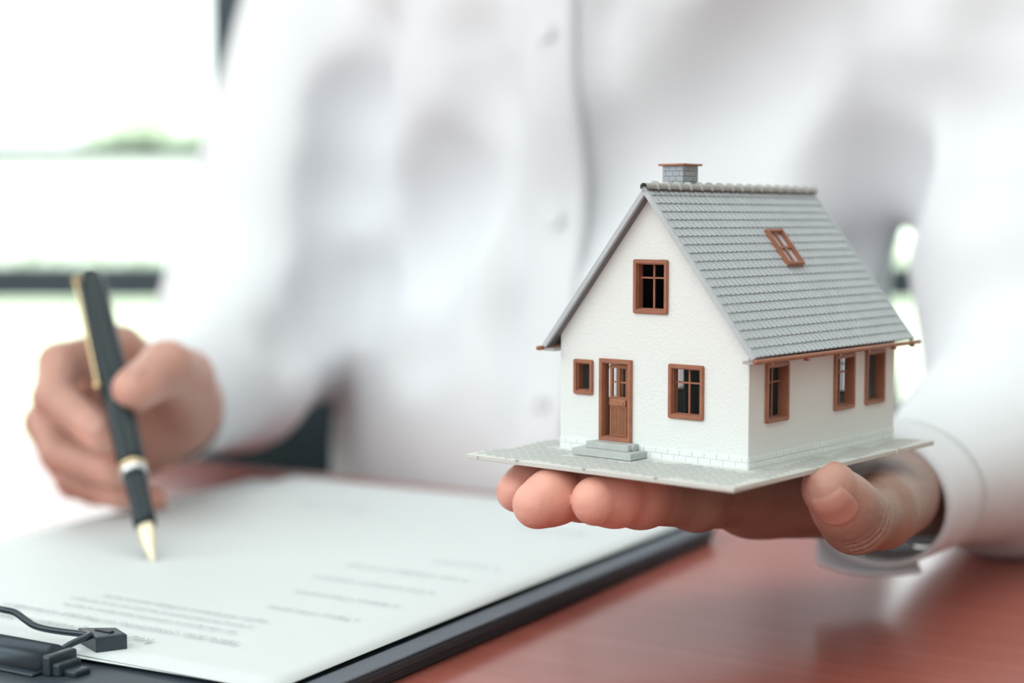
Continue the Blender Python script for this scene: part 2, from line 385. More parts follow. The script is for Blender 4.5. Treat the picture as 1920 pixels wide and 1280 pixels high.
for s in (0, 1):
    ol = [(p.x, p.y) for p in fp]
    if s: ol = [(2*clipx-x, y) for x, y in reversed(ol)]
    bs = slab_obj('grip_sheath', ol, .0086, .0142, M['black'], cb, .0007)
    c = Vector((sum(p[0] for p in ol)/4, sum(p[1] for p in ol)/4, .0142))
    bm = bmesh.new(); add_box(bm, -.0038, .0038, -.001, .001, 0, .0006, .0003)
    for v in bm.verts: v.co = Matrix.Rotation(math.radians(-3 if not s else 3), 4, 'Z') @ v.co + c
    bm_obj('ridge', bm, M['blackmetal'], bs)

def sheet(name, x0, x1, y0, y1, rot, z, label, curl=0.0, seed=0):
    N = 24; v = []; f = []
    for j in range(N+1):
        for i in range(N+1):
            x = x0+(x1-x0)*i/N; y = y0+(y1-y0)*j/N
            zz = z+curl*((i/N)**6)*(0.3+0.7*math.sin(math.pi*j/N))*0.5+0.0004*math.sin(3*x/.25+seed)*math.sin(2.2*y/.3)
            c, s = math.cos(rot), math.sin(rot); v.append((x*c-y*s, x*s+y*c, zz))
    for j in range(N):
        for i in range(N): a = j*(N+1)+i; f.append((a, a+1, a+N+2, a+N+1))
    o = mesh_obj(name, v, f, M['paper'], None, True)
    o.location = (CB.x, CB.y, CB.z); o.rotation_euler = (0, 0, cang)
    md = o.modifiers.new('thickness', 'SOLIDIFY'); md.thickness = 0.0002
    return tag(o, label, 'paper', 'sheets on the clipboard')
sheet('paper_sheet', -.262, -.022, -.283, .036, .055, .0082, 'blank white sheet beneath the printed one, its far left corner poking out')
top = sheet('paper_sheet', -.247, -.0035, -.286, .038, 0.0, .0090, 'white printed contract sheet on top, held by the clip under the pen nib', 0.001, 1)
def text(s, x, y, size, ink=M['ink'], bold=0):
    """flat print on the sheet: reads for the person across the table (up is toward the camera)"""
    cu = bpy.data.curves.new('printed_line', 'FONT'); cu.body = s; cu.size = size; cu.offset = bold; cu.extrude = 0.00003; cu.resolution_u = 1
    cu.materials.append(ink)
    tmp = bpy.data.objects.new('printed_line', cu); C.objects.link(tmp)
    dg = bpy.context.evaluated_depsgraph_get(); me = bpy.data.meshes.new_from_object(tmp.evaluated_get(dg))
    bpy.data.objects.remove(tmp)
    o = bpy.data.objects.new('printed_line', me); C.objects.link(o); o.parent = top
    o.location = (x, y, .0099); o.rotation_euler = (0, 0, math.pi)
    return o

# ------------------------------------------------------------------ model house
mm = 0.001
HW, HD, HE, HR, ROOF_S = 75.0, 97.6, 39.2, 88.8, 67.6
RA = math.radians(51.5)
house = tag(empty('model_house', (0.01677, 0.54536, 0.82175), -0.7039), 'miniature white plaster house with grey tiled roof, held on an open palm', 'model house')
def L(p): return (p[0]*mm, p[1]*mm, p[2]*mm)
def hbox(name, x0, x1, y0, y1, z0, z1, m, parent=house, bev=0.0, seg=2, M4=None):
    return box_obj(name, x0*mm, x1*mm, y0*mm, y1*mm, z0*mm, z1*mm, m, parent, bev*mm, seg, M4)
def panel(bm, outline, holes, t0, t1, mapf):
    """flat wall with openings, thickness t0..t1; mapf(a, b, t) -> point"""
    loops = [outline]+holes; polys = [[Vector((p[0], p[1], 0)) for p in l] for l in loops]
    tri = tessellate_polygon(polys); flat = [p for l in loops for p in l]
    A = [bm.verts.new(mapf(p[0], p[1], t0)) for p in flat]; B = [bm.verts.new(mapf(p[0], p[1], t1)) for p in flat]
    for a, b_, c in tri:
        try: bm.faces.new((A[a], A[b_], A[c])); bm.faces.new((B[c], B[b_], B[a]))
        except ValueError: pass
    k = 0
    for l in loops:
        n = len(l)
        for i in range(n):
            j = (i+1) % n; bm.faces.new((A[k+i], A[k+j], B[k+j], B[k+i]))
        k += n
R4 = lambda a0, a1, b0, b1: [(a0, b0), (a1, b0), (a1, b1), (a0, b1)]
ins = 0.9
FW = {'gable': (30.7, 44.4, 47.6, 65.3), 'small': (5.9, 14.1, 19.3, 31.2), 'front': (44.9, 58.5, 14.1, 31.8)}
DR = (16.9, 30.3, 4.3, 32.0)
SW = [(9.4, 23.4, 13.7, 32.8), (53.4, 67.4, 13.7, 32.8), (75.4, 89.4, 13.7, 32.8)]
BWN = [(10, 24, 14.1, 31.8), (48, 62, 14.1, 31.8), (30.7, 44.4, 47.6, 65.3)]
LWN = [(20, 34, 13.7, 32.8), (62, 76, 13.7, 32.8)]
hole = lambda r, g=ins: R4(r[0]+g, r[1]-g, r[2]+g, r[3]-g)
gab = [(0, 0), (HW, 0), (HW, HE), (HW/2, 86.3), (0, HE)]
bm = bmesh.new()
panel(bm, gab, [hole(r) for r in list(FW.values())+[DR]], 0, 1.6, lambda a, b_, t: L((a, t, b_)))
panel(bm, gab, [hole(r) for r in BWN], 0, 1.6, lambda a, b_, t: L((a, HD-t, b_)))
panel(bm, R4(1.6, HD-1.6, 0, HE), [hole(r) for r in SW], 0, 1.6, lambda a, b_, t: L((HW-t, a, b_)))
panel(bm, R4(1.6, HD-1.6, 0, HE), [hole(r) for r in LWN], 0, 1.6, lambda a, b_, t: L((t, a, b_)))
bm_obj('wall', bm, M['plaster'], house)
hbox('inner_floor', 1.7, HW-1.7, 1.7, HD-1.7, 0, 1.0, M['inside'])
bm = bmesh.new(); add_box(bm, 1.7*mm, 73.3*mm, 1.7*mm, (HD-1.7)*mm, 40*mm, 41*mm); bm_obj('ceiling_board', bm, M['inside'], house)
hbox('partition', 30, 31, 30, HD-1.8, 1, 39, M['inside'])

# windows: frame with rounded outer corners, deep reveal, thin glazing bars
def ring(bm, r, bar, t0, t1, mapf, rad=0.7, bev=0.0):
    a0, a1, b0, b1 = r
    out = rr(a0, a1, b0, b1, rad, 3); inn = R4(a0+bar, a1-bar, b0+bar, b1-bar)
    panel(bm, out, [inn], t0, t1, mapf)
def window(name, r, mapf, bars=True, bar=1.4, label=None):
    bm = bmesh.new(); a0, a1, b0, b1 = r
    ring(bm, r, bar, -0.75, 0.02, mapf); ring(bm, (a0+.25, a1-.25, b0+.25, b1-.25), bar-.45, -0.95, -0.75, mapf, .5)
    ring(bm, (a0+ins+.02, a1-ins-.02, b0+ins+.02, b1-ins-.02), .75, 0.02, 2.6, mapf, .05)
    o = bm_obj(name, bm, M['copper'], house)
    if label: o['label'] = label
    if bars:
        i0, i1, j0, j1 = a0+bar, a1-bar, b0+bar, b1-bar; cx = (i0+i1)/2; cz = j1-(j1-j0)*.31
        bm = bmesh.new()
        for q in ((cx-.3, cx+.3, j0, j1), (i0, i1, cz-.28, cz+.28)):
            ring_pts = R4(*q); panel(bm, ring_pts, [], 1.5, 2.1, mapf)
        for q in ((i0-.05, i1+.05, j0-.05, j0+.35), (i0-.05, i1+.05, j1-.35, j1+.05)):
            panel(bm, R4(*q), [], 1.3, 2.2, mapf)
        g = bm_obj('glazing_bar', bm, M['copper'], o)
    return o
fm = lambda a, b_, t: L((a, t, b_)); sm = lambda a, b_, t: L((HW-t, a, b_)); bkm = lambda a, b_, t: L((a, HD-t, b_)); lm = lambda a, b_, t: L((t, a, b_))
window('window', FW['gable'], fm, label='four-light brown window high in the gable')
window('window', FW['small'], fm, bars=False, bar=1.3, label='small brown window left of the door, no bars')
window('window', FW['front'], fm, label='four-light brown window right of the door')
for i, r in enumerate(SW): window('window', r, sm, bars=(i < 2))
for r in BWN: window('window', r, bkm)
for r in LWN: window('window', r, lm)
# door
bm = bmesh.new(); ring(bm, DR, 1.5, -0.85, 0.02, fm, .3); ring(bm, (DR[0]+.3, DR[1]-.3, DR[2]+.3, DR[3]-.3), 1.0, -1.05, -.85, fm, .2)
ring(bm, (DR[0]+ins+.02, DR[1]-ins-.02, DR[2]+ins+.02, DR[3]-ins-.02), .8, .02, 2.6, fm, .05)
df = bm_obj('door_frame', bm, M['copper'], house)
lx0, lx1 = 20.1, 27.8; lz0, lz1 = 5.6, 30.0
bm = bmesh.new()
hol = []
mid = (lx0+lx1)/2
for a, b_ in ((lx0+1.1, mid-.25), (mid+.25, lx1-1.1)):
    for c, d in ((19.3, 23.9), (24.4, 28.9)): hol.append(R4(a, b_, c, d))
panel(bm, R4(lx0, lx1, lz0, lz1), hol, 1.1, 1.9, fm)
leaf = bm_obj('door_leaf', bm, M['copperdoor'], house)
bm = bmesh.new()
for q in ((lx0+.9, mid-.1), (mid+.1, lx1-.9)):
    ring(bm, (q[0], q[1], 19.1, 29.1), .25, .9, 1.12, fm, .05)
bm_obj('glazed_panel', bm, M['copperdoor'], leaf)
hbox('letter_plate', lx0+.2, lx1-.7, .3, 1.1, 16.2, 18.5, M['copperdoor'], leaf, .25)
hbox('door_knob', lx1-1.9, lx1-1.3, -.05, .35, 17.0, 17.6, M['copper'], leaf, .2)
for k in range(8):
    x = lx0+1.15+k*.69; hbox('plank', x, x+.52, .75, 1.12, 6.9, 15.6, M['copperdoor'], leaf, .12, 1)
bm = bmesh.new(); ring(bm, (lx0+.6, lx1-.6, 6.3, 16.1), .4, .7, 1.12, fm, .1); bm_obj('plank_surround', bm, M['copperdoor'], leaf)

# steps with scrolled cheek
stp = hbox('step', 12.2, 36.4, -9.4, -2.0, 0.1, 2.4, M['step'], house, .18)
hbox('upper_step', 15.6, 33.0, -6.2, -0.3, 2.4, 4.5, M['step'], stp, .22)
v, f = tube_mesh([L((33.0, -3.4, 3.3)), L((33.7, -3.4, 3.3))], 1.05*mm, 16); mesh_obj('scroll', v, f, M['step'], stp)
hbox('step_back', 12.2, 36.4, -2.0, -.3, 0.1, 2.3, M['step'], stp, .1)

# base plate with diagonal paving
plate = box_obj('base_plate', -16.7*mm, 89.2*mm, -30.5*mm, 101*mm, -1.75*mm, -.07*mm, M['plate'], house, .0003, 2)
S1, S2 = 3.9, 5.6; c45 = math.sqrt(.5); cells = []
for i in range(-30, 60):
    for j in range(-40, 50):
        p = (i+.5)*S1; q = (j+.5)*S2+(i % 2)*S2/2
        x = (p+q)*c45; y = (q-p)*c45-10
        if not (-14.5 < x < 87 and -28.5 < y < 99): continue
        if -1.5-2 < x < HW+1.5+2 and y > -2.5-1 and y < HD+3.5: continue
        if 10.5 < x < 38 and y > -11.5: continue
        w_ = x*math.cos(-.7039)-y*math.sin(-.7039); d_ = x*math.sin(-.7039)+y*math.cos(-.7039)
        cells.append((d_, x, y))
cells.sort()
hidden = [c for c in cells if c[1] < 0 and c[2] > 45 or c[2] > 97]
vis = [c for c in cells if c not in hidden]
def slab_verts(x, y, top):
    a, b_ = (S1-.42)/2, (S2-.42)/2; out = []
    for z, e in ((-.22, 0), (top-.05, 0), (top, .12)):
        for sp, sq in ((-1, -1), (1, -1), (1, 1), (-1, 1)):
            p, q = sp*(a-e), sq*(b_-e); out.append((x+(p+q)*c45, y+(q-p)*c45, z))
    return out
SF = [(0, 1, 5, 4), (1, 2, 6, 5), (2, 3, 7, 6), (3, 0, 4, 7), (4, 5, 9, 8), (5, 6, 10, 9), (6, 7, 11, 10), (7, 4, 8, 11), (8, 9, 10, 11)]
SF = [f[::-1] for f in SF]
smesh = [bpy.data.meshes.new('paving_slab') for _ in range(3)]
for k, me in enumerate(smesh):
    me.from_pydata([L(v) for v in slab_verts(0, 0, .0+.03*k)], [], SF); me.materials.append(M['slab'])
for n, (d_, x, y) in enumerate(vis[:290]):
    o = bpy.data.objects.new('paving_slab', smesh[random.randrange(3)]); C.objects.link(o); o.parent = plate; o.location = L((x, y, 0))
rest = vis[290:]+hidden
V, F = [], []
for d_, x, y in rest:
    k = len(V); V += [L(v) for v in slab_verts(x, y, .05)]; F += [tuple(a+k for a in f) for f in SF]
if V: mesh_obj('paving_slab', V, F, M['slab'], plate)['kind'] = 'stuff'
hbox('edge_tab', -12, -11, -30.9, -30.4, -1.7, -.3, M['plate'], plate)
hbox('edge_tab', 89.1, 89.6, 24, 25, -1.7, -.3, M['plate'], plate); hbox('edge_tab', 89.1, 89.6, 72, 73, -1.7, -.3, M['plate'], plate)

# plinth of two brick courses
plinth = hbox('plinth', -.12, HW+.12, -.12, HD+.12, -.1, .35, M['brickwhite'], house)
BL, BH = 4.7, 1.95
def brick_mesh(l, vert=False):
    e = .1; l2 = l/2-.13; h2 = BH/2-.12
    vv = []
    for t, ee in ((0.3, 0), (-.19, 0), (-.26, e)):
        for a, b_ in ((-l2+ee, -h2+ee), (l2-ee, -h2+ee), (l2-ee, h2-ee), (-l2+ee, h2-ee)): vv.append((a, t, b_))
    me = bpy.data.meshes.new('brick'); me.from_pydata([L(v) for v in vv], [], SF); me.materials.append(M['brickwhite']); return me
bmeshes = {}
def course(length, place, rz, row):
    n0 = 0.0 if row == 0 else -BL/2; x = n0; first = True
    while x < length-.01:
        a = max(x, 0); b_ = min(x+BL, length); l = round(b_-a, 2)
        if l > .5:
            if l not in bmeshes: bmeshes[l] = brick_mesh(l)
            o = bpy.data.objects.new('brick', bmeshes[l]); C.objects.link(o); o.parent = plinth
            px, py = place((a+b_)/2); o.location = L((px, py, .15+BH*(row+.5))); o.rotation_euler = (0, 0, rz)
        x += BL
for row in (0, 1):
    course(HW, lambda t: (t, 0), 0, row)
    course(HD, lambda t: (HW, t), math.pi/2, row)
bm = bmesh.new()
for row in (0, 1):
    for k in range(21):
        add_box(bm, -.4*mm, .2*mm, (k*BL+.1)*mm, min((k+1)*BL-.1, HD)*mm, (.2+BH*row)*mm, (.05+BH*(row+1))*mm)
    for k in range(16):
        add_box(bm, (k*BL+.1)*mm, min((k+1)*BL-.1, HW)*mm, (HD-.2)*mm, (HD+.4)*mm, (.2+BH*row)*mm, (.05+BH*(row+1))*mm)
bm_obj('brick_course', bm, M['brickwhite'], plinth)['kind'] = 'stuff'

# roof
RY_0, RY_1 = -4.4, HD+6.1
cA, sA = math.cos(RA), math.sin(RA)
def rp(side, s, y, n): return L((HW/2+side*(s*cA+n*sA), y, HR-s*sA+n*cA))
bm = bmesh.new()
for side in (1, -1):
    c = [bm.verts.new(rp(side, s, y, n)) for s in (0, ROOF_S-.4) for y in (RY_0+.3, RY_1-.3) for n in (-1.55, -.75)]
    for q in ((0, 1, 3, 2), (4, 6, 7, 5), (0, 4, 5, 1), (2, 3, 7, 6), (1, 5, 7, 3), (0, 2, 6, 4)): bm.faces.new([c[i] for i in q])
roof = bm_obj('roof', bm, M['roofdark'], house)
TP, TL = (RY_1-RY_0-2.4)/37, ROOF_S/20
def tile_mesh():
    v, f = [], []; w = TP/2-.13; n = 4
    for i in range(n+1):
        u = -w+2*w*i/n; q = 1-(u/w)**2
        v += [(u, -.5, -.50+.12*q), (u, TL-.55+.62*q, -.12+.22*q), (u, TL-.55+.62*q, -.62)]
    for i in range(n):
        a = i*3; f += [(a, a+1, a+4, a+3), (a+1, a+2, a+5, a+4)]
    f += [(0, 2, 1), (n*3, n*3+1, n*3+2)]
    # local x=along ridge, y=down slope, z=normal
    me = bpy.data.meshes.new('roof_tile'); me.from_pydata([L(p) for p in v], [], f); me.materials.append(M['roof'])
    return me, v, f
tm_, tv, tf = tile_mesh()
def tmat(side, s, y):
    ex = Vector((0, -side, 0)); ey = Vector((side*cA, 0, -sA)); ez = Vector((side*sA, 0, cA))
    m = Matrix((ex, ey, ez)).transposed().to_4x4(); m.translation = Vector(rp(side, s, y, 0)); return m
tiles = []
for r in range(20):
    for c in range(37):
        s = r*TL; y = RY_0+1.2+(c+.5)*TP
        if 50.5 < y < 60.7 and 18.8 < s+TL*.5 < 33.6: continue
        # distance from the viewer decides which are built singly
        wp = Matrix.Rotation(-.7039, 4, 'Z') @ Vector((HW/2+s*cA, y, 0)); tiles.append((wp.y, s, y))
tiles.sort()
V, F = [], []
for k, (d, s, y) in enumerate(tiles):
    m = tmat(1, s, y)
    if k < 295:
        o = bpy.data.objects.new('roof_tile', tm_); C.objects.link(o); o.parent = roof; o.matrix_local = m
    else:
        b0 = len(V); V += [m @ Vector(L(p)) for p in tv]; F += [tuple(a+b0 for a in q) for q in tf]
for r in range(20):
    for c in range(37):
        m = tmat(-1, r*TL, RY_0+1.2+(c+.5)*TP); b0 = len(V); V += [m @ Vector(L(p)) for p in tv]; F += [tuple(a+b0 for a in q) for q in tf]
mesh_obj('tile_field', V, F, M['roof'], roof)['kind'] = 'stuff'
for side in (1, -1):
    for y0, y1 in ((RY_0, RY_0+1.25), (RY_1-1.25, RY_1)):
        bm = bmesh.new(); c = [bm.verts.new(rp(side, s, y, n)) for s in (0, ROOF_S+.2) for y in (y0, y1) for n in (-1.6, .02)]
        for q in ((0, 1, 3, 2), (4, 6, 7, 5), (0, 4, 5, 1), (2, 3, 7, 6), (1, 5, 7, 3), (0, 2, 6, 4)): bm.faces.new([c[i] for i in q])
        bm_obj('verge', bm, M['roof'], roof)
# ridge caps, 17 flared half pipes
n = 17; pl = (RY_1-RY_0)/n
vv, ff = [], []
prof = [(0, 1.9), (.15, 2.1), (.85, 2.1), (1.1, 1.6), (1.2, 1.42), (pl-.3, 1.35), (pl+.35, 1.35)]
prof = [(pl+.35-a, b_) for a, b_ in prof]; K = 12
for a, r_ in prof:
    for k in range(K+1):
        th = math.radians(-25+230*k/K); vv.append(L((r_*math.cos(th), a, r_*math.sin(th))))
for i in range(len(prof)-1):
    for k in range(K): q = i*(K+1)+k; ff.append((q, q+1, q+K+2, q+K+1))
ff.append(tuple(range(K+1)))
rm = bpy.data.meshes.new('ridge_tile'); rm.from_pydata(vv, [], ff); rm.materials.append(M['ridge'])
for k in range(n):
    o = bpy.data.objects.new('ridge_tile', rm); C.objects.link(o); o.parent = roof; o.location = L((HW/2, RY_0+k*pl-.3, HR-.1))
# soffit boards and fascias by the eaves
for side in (1, -1):
    x0, x1 = (HW, HW+4.2) if side > 0 else (-4.2, 0)
    hbox('eaves_board', x0, x1, RY_0+.4, RY_1-.4, 33.6, 34.5, M['ridge'], house, .1)
# gutters with brackets
for side in (1, -1):
    gx = HW/2+side*(HW/2+4.6+.9)
    g = tube_obj('gutter', [L((gx, RY_0-1.6, 34.5)), L((gx, RY_0-1.2, 34.5)), L((gx, RY_1+1.2, 34.5)), L((gx, RY_1+1.9, 34.5))], [.65*mm, .8*mm, .8*mm, .65*mm], M['copper'], house, 12)
    for y in (4, 26, 47, 67, 86, 100):
        hbox('bracket', gx-1.0*1, gx+.9, y-.5, y+.5, 32.9, 34.0, M['copper'], g, .2)
# roof window
rw = bmesh.new()
rmap = lambda a, b_, t: rp(1, b_, a, t)
SK = (50.2, 61.0, 18.4, 33.8)
ring(rw, SK, 1.35, -.7, 1.15, rmap, .4); ring(rw, (SK[0]+.3, SK[1]-.3, SK[2]+.3, SK[3]-.3), .8, 1.15, 1.4, rmap, .3)
rwo = bm_obj('roof_window', rw, M['copper'], house); rwo['label'] = 'brown roof window among the grey tiles'
bm = bmesh.new(); cxs = (SK[0]+SK[1])/2; cys = SK[2]+(SK[3]-SK[2])*.5
panel(bm, R4(cxs-.4, cxs+.4, SK[2]+1.3, SK[3]-1.3), [], .1, .75, rmap); panel(bm, R4(SK[0]+1.3, SK[1]-1.3, cys-.4, cys+.4), [], .1, .75, rmap)
bm_obj('glazing_bar', bm, M['copper'], rwo)
bm = bmesh.new(); panel(bm, R4(SK[0]+1.2, SK[1]-1.2, SK[2]+1.2, SK[3]-1.2), [], -.4, -.1, rmap); bm_obj('pane', bm, M['roofpane'], rwo)
# chimney
CX0, CX1, CY0, CY1, CZ0, CZ1 = 26.6, 34.9, 21.5, 30.6, 76, 96.3
chim = hbox('chimney', CX0+.15, CX1-.15, CY0+.15, CY1-.15, CZ0, CZ1, M['chimj'])
bh = 1.75; rows = int((CZ1-CZ0)/bh)
for r in range(rows):
    z0 = CZ1-(r+1)*bh; off = (r % 2)*.5
    for face in range(4):
        Ln = (CX1-CX0) if face in (0, 2) else (CY1-CY0); l = Ln/3
        for k in range(-1, 4):
            a = max(0, (k+off)*l); b_ = min(Ln, (k+1+off)*l)
            if b_-a < .4: continue
            a += .09; b_ -= .09
            if r > 7: continue
            if face == 0: q = (CX0+a, CX0+b_, CY0-.05, CY0+.3)
            elif face == 1: q = (CX1-.3, CX1+.05, CY0+a, CY0+b_)
            elif face == 2: q = (CX0+a, CX0+b_, CY1-.3, CY1+.05)
            else: q = (CX0-.05, CX0+.3, CY0+a, CY0+b_)
            hbox('brick', *q, z0+.09, z0+bh-.09, M['chim'], chim)
hbox('chimney_cap', CX0-1.1, CX1+1.1, CY0-1.1, CY1+1.1, CZ1, CZ1+.7, M['copper'], chim, .15)

# ------------------------------------------------------------------ person
UP = np.array([0, 0, 1.0])
HS = 0.0008
# -- left hand (palm up under the house)
ZP = 0.8200
lo, hi = (-.03, .47, .755), (.245, .72, .83)
palm = Field(lo, hi, HS)
mcp = {'index': Vector((.0835, .5640, .8010)), 'middle': Vector((.0695, .5840, .8020)), 'ring': Vector((.0575, .6010, .8025)), 'little': Vector((.0485, .6190, .8030))}
wrist = Vector((.158, .632, .7930)); wr2 = Vector((.212, .696, .7955))
base = {'index': (.139, .606, .7945), 'middle': (.136, .616, .7945), 'ring': (.134, .628, .795), 'little': (.132, .640, .796)}
for kx, rr_ in (('index', .0125), ('middle', .0122), ('ring', .0115), ('little', .0105)):
    palm.cone(base[kx], mcp[kx], .0150, rr_, .008)
palm.cone((.140, .624, .7935), (.085, .590, .8015), .0140, .0110, .01)
palm.cone((.137, .628, .7935), wrist, .0185, .0180, .01, flat=((0, 0, 1), 1.1))
palm.cone(wrist-Vector((.58*.012, -.6*.012, 0)), wr2, .0190, .0230, .008)
palm.cone(wrist+Vector((.58*.012, -.6*.012, 0)), wr2, .0170, .0210, .008)
palm.ell((.118, .640, .802), (.030, .016, .013), None, .008)      # heel pad below the little finger
# knuckle bumps and tendons on the back of the hand (facing down)
for kx in mcp:
    palm.ell(mcp[kx]+Vector((.004, .003, -.0075)), (.0085, .0085, .0060), None, .006)
    palm.cone(mcp[kx]+Vector((.004, .003, -.0095)), Vector(base[kx])+Vector((-.01, 0, -.0125)), .0030, .0022, .005)
# thumb: base pad, metacarpal, two phalanges
T0 = Vector((.146, .605, .7960)); T1 = P(1648, 958, .540); T2 = P(1603, 972, .5150); T3 = P(1556, 916, .5020)
palm.cone(T0, T1, .0165, .0120, .008)
palm.cone((.135, .603, .799), (.118, .570, .800), .0130, .0095, .010)
palm.cone((.128, .598, .797), (.098, .570, .800), .0120, .0100, .010)   # web to the index finger
thumb = Field(lo, hi, HS)
thumb.cone(T0, T1, .0160, .0122, .004)
thumb.cone(T1, T2, .0112, .0104, .004)
thumb.ell(T2, (.0106, .0106, .0106), None, .003)
thumb.cone(T2, T3, .0103, .0090, .004)
thumb.ell(T3*0.45+T2*0.55, (.0100, .0095, .0100), None, .004)
fing = {}
def finger(name, pts, rads, pad=True):
    f = Field(lo, hi, HS)
    f.chain(pts, rads, .004)
    for j in (len(pts)-3, len(pts)-2):   # joint swelling
        f.ell(pts[j], (rads[j]*1.02,)*3, None, .004)
    fing[name] = f; return f
iT = P(1117, 939, .5035); mT = P(1006, 946, .5110); rT = P(968, 922, .5330)
finger('index', [iT, P(1152, 936, .510), P(1200, 935, .519), P(1305, 938, .537), mcp['index']], [.0079, .0085, .0086, .0093, .0112])
finger('middle', [mT, P(1035, 932, .5150), Vector((.0240, .5265, .8100)), Vector((.0430, .5510, .8085)), mcp['middle']], [.0078, .0086, .0089, .0094, .0112])
finger('ring', [rT, P(990, 912, .5380), Vector((.0165, .5500, .8105)), Vector((.0350, .5730, .8085)), mcp['ring']], [.0068, .0077, .0080, .0086, .0104])
finger('little', [Vector((.0160, .5900, .8080)), Vector((.0250, .5975, .8090)), Vector((.0360, .6070, .8070)), mcp['little']], [.0066, .0070, .0076, .0092])
res = None
for f in [thumb]+list(fing.values()):
    k = .006 if f is not thumb else .004
    c = Field.smin(palm.f, f.f, k); res = c if res is None else np.minimum(res, c)
tot = Field(lo, hi, HS); tot.f = res
# flatten whatever would cut into the underside of the plate, only below its footprint
th = -.7039; ct, st = math.cos(th), math.sin(th)
Xg = tot.ax[0][:, None]-.01677; Yg = tot.ax[1][None, :]-.54536
lx = Xg*ct+Yg*st; ly = -Xg*st+Yg*ct
inside = (lx > -.0170) & (lx < .0895) & (ly > -.0308) & (ly < .1013)
dpl = np.maximum(np.maximum(-.0170-lx, lx-.0895), np.maximum(-.0308-ly, ly-.1013))
pz = tot.ax[2][None, None, :]-ZP
cut = np.where(dpl[:, :, None] < 0, pz, pz-np.maximum(dpl[:, :, None], 0)*1.2)
tot.f = np.maximum(tot.f, cut.astype(np.float32))
# crease lines over the joints of the thumb and index (cuts)
def crease(c, axis, ref, R, r, k=.0006, arc=(0, 360)):
    axis = Vector(axis).normalized(); a = (Vector(ref)-axis*Vector(ref).dot(axis)).normalized(); b_ = axis.cross(a); pts = []
    n_ = 14
    for i in range(n_+1):
        t_ = math.radians(arc[0]+(arc[1]-arc[0])*i/n_); pts.append(Vector(c)+(a*math.cos(t_)+b_*math.sin(t_))*R)
    for i in range(n_): tot.cone(pts[i], pts[i+1], r, r, k, sub=True)
view = Vector((-.1, -1, .25))
tax = (T3-T2).normalized()
for s_, w_ in ((-.0012, .0004), (.0012, .00045), (.0035, .0004), (.0055, .00035)):
    crease(T2+tax*s_+Vector((.0004, 0, 0)), tax, view, .0113, w_, arc=(-55, 60))
Lv, Lq = tot.mesh(); hand_field = tot
def pink_lit_weight(v, tips, R, extra=()):
    w = np.zeros(len(v), np.float32)
    for t_ in tips: w = np.maximum(w, np.clip(1-np.linalg.norm(v-np.array(t_), axis=1)/R, 0, 1))
    return w
Lp = np.clip(pink_lit_weight(Lv, [iT, mT, rT, (.018, .592, .808)], .034)*1.6, 0, 1)
Lp = np.maximum(Lp, np.clip(pink_lit_weight(Lv, [T3], .018)*.7, 0, 1))

# -- right hand (writing)
NIB = P(289, 1058, .7000); NIB.z = .7596
NIB = P(289, 1058, (CAMZ-.7596)*FPX/(1058-411.4))
PTOP = P(167, 508, .765)
pax = (PTOP-NIB).normalized()
def onpen(t): return NIB+pax*t
lo2, hi2 = (-.245, .66, .752), (-.10, .92, .885)
HS2 = .0012
rp_ = Field(lo2, hi2, HS2)
RW = P(332, 748, .812); RW2 = P(420, 700, .885)
rm_ = {'index': P(222, 660, .775), 'middle': P(200, 722, .790), 'ring': P(205, 790, .800), 'little': P(235, 848, .805)}
for kx, r_ in (('index', .0125), ('middle', .0125), ('ring', .0115), ('little', .0105)):
    rp_.cone(RW+Vector((-.004, 0, 0)), rm_[kx], .0165, r_, .010)
rp_.cone(RW, RW2, .0210, .0240, .008)
rp_.cone(P(340, 795, .812), P(270, 848, .805), .0150, .0125, .012)       # outer palm edge
rf = []
def rfinger(pts, rads):
    f = Field(lo2, hi2, HS2); f.chain(pts, rads, .003); rf.append((f, .006))
rI = P(190, 815, .7140)
rfinger([rm_['index'], P(112, 682, .752), P(100, 745, .730), rI], [.0118, .0098, .0090, .0085])
rfinger([rm_['middle'], P(86, 792, .765), P(112, 850, .748), P(212, 882, .732)], [.0118, .0098, .0088, .0080])
rfinger([rm_['ring'], P(112, 850, .778), P(140, 900, .765), P(225, 925, .748)], [.0110, .0092, .0084, .0076])
rfinger([rm_['little'], P(150, 900, .790), P(195, 935, .782), P(288, 938, .770)], [.0100, .0082, .0074, .0068])
tF = Field(lo2, hi2, HS2)
tF.chain([P(352, 760, .805), P(345, 710, .765), P(312, 690, .732), P(252, 730, .7080)], [.0170, .0140, .0122, .0100], .004)
rf.append((tF, .006))
res = None
for f, k in rf:
    c = Field.smin(rp_.f, f.f, k); res = c if res is None else np.minimum(res, c)
tr = Field(lo2, hi2, HS2); tr.f = np.maximum(res, (.7600-tr.ax[2][None, None, :]).astype(np.float32))
Rv, Rq = tr.mesh()
Rp = np.clip(pink_lit_weight(Rv, [rI, P(252, 730, .708), P(215, 880, .735), P(225, 925, .75), P(288, 938, .77)], .026)*1.1, .45, .9)  # high floor lightens the whole hand against the shade-darkened skin

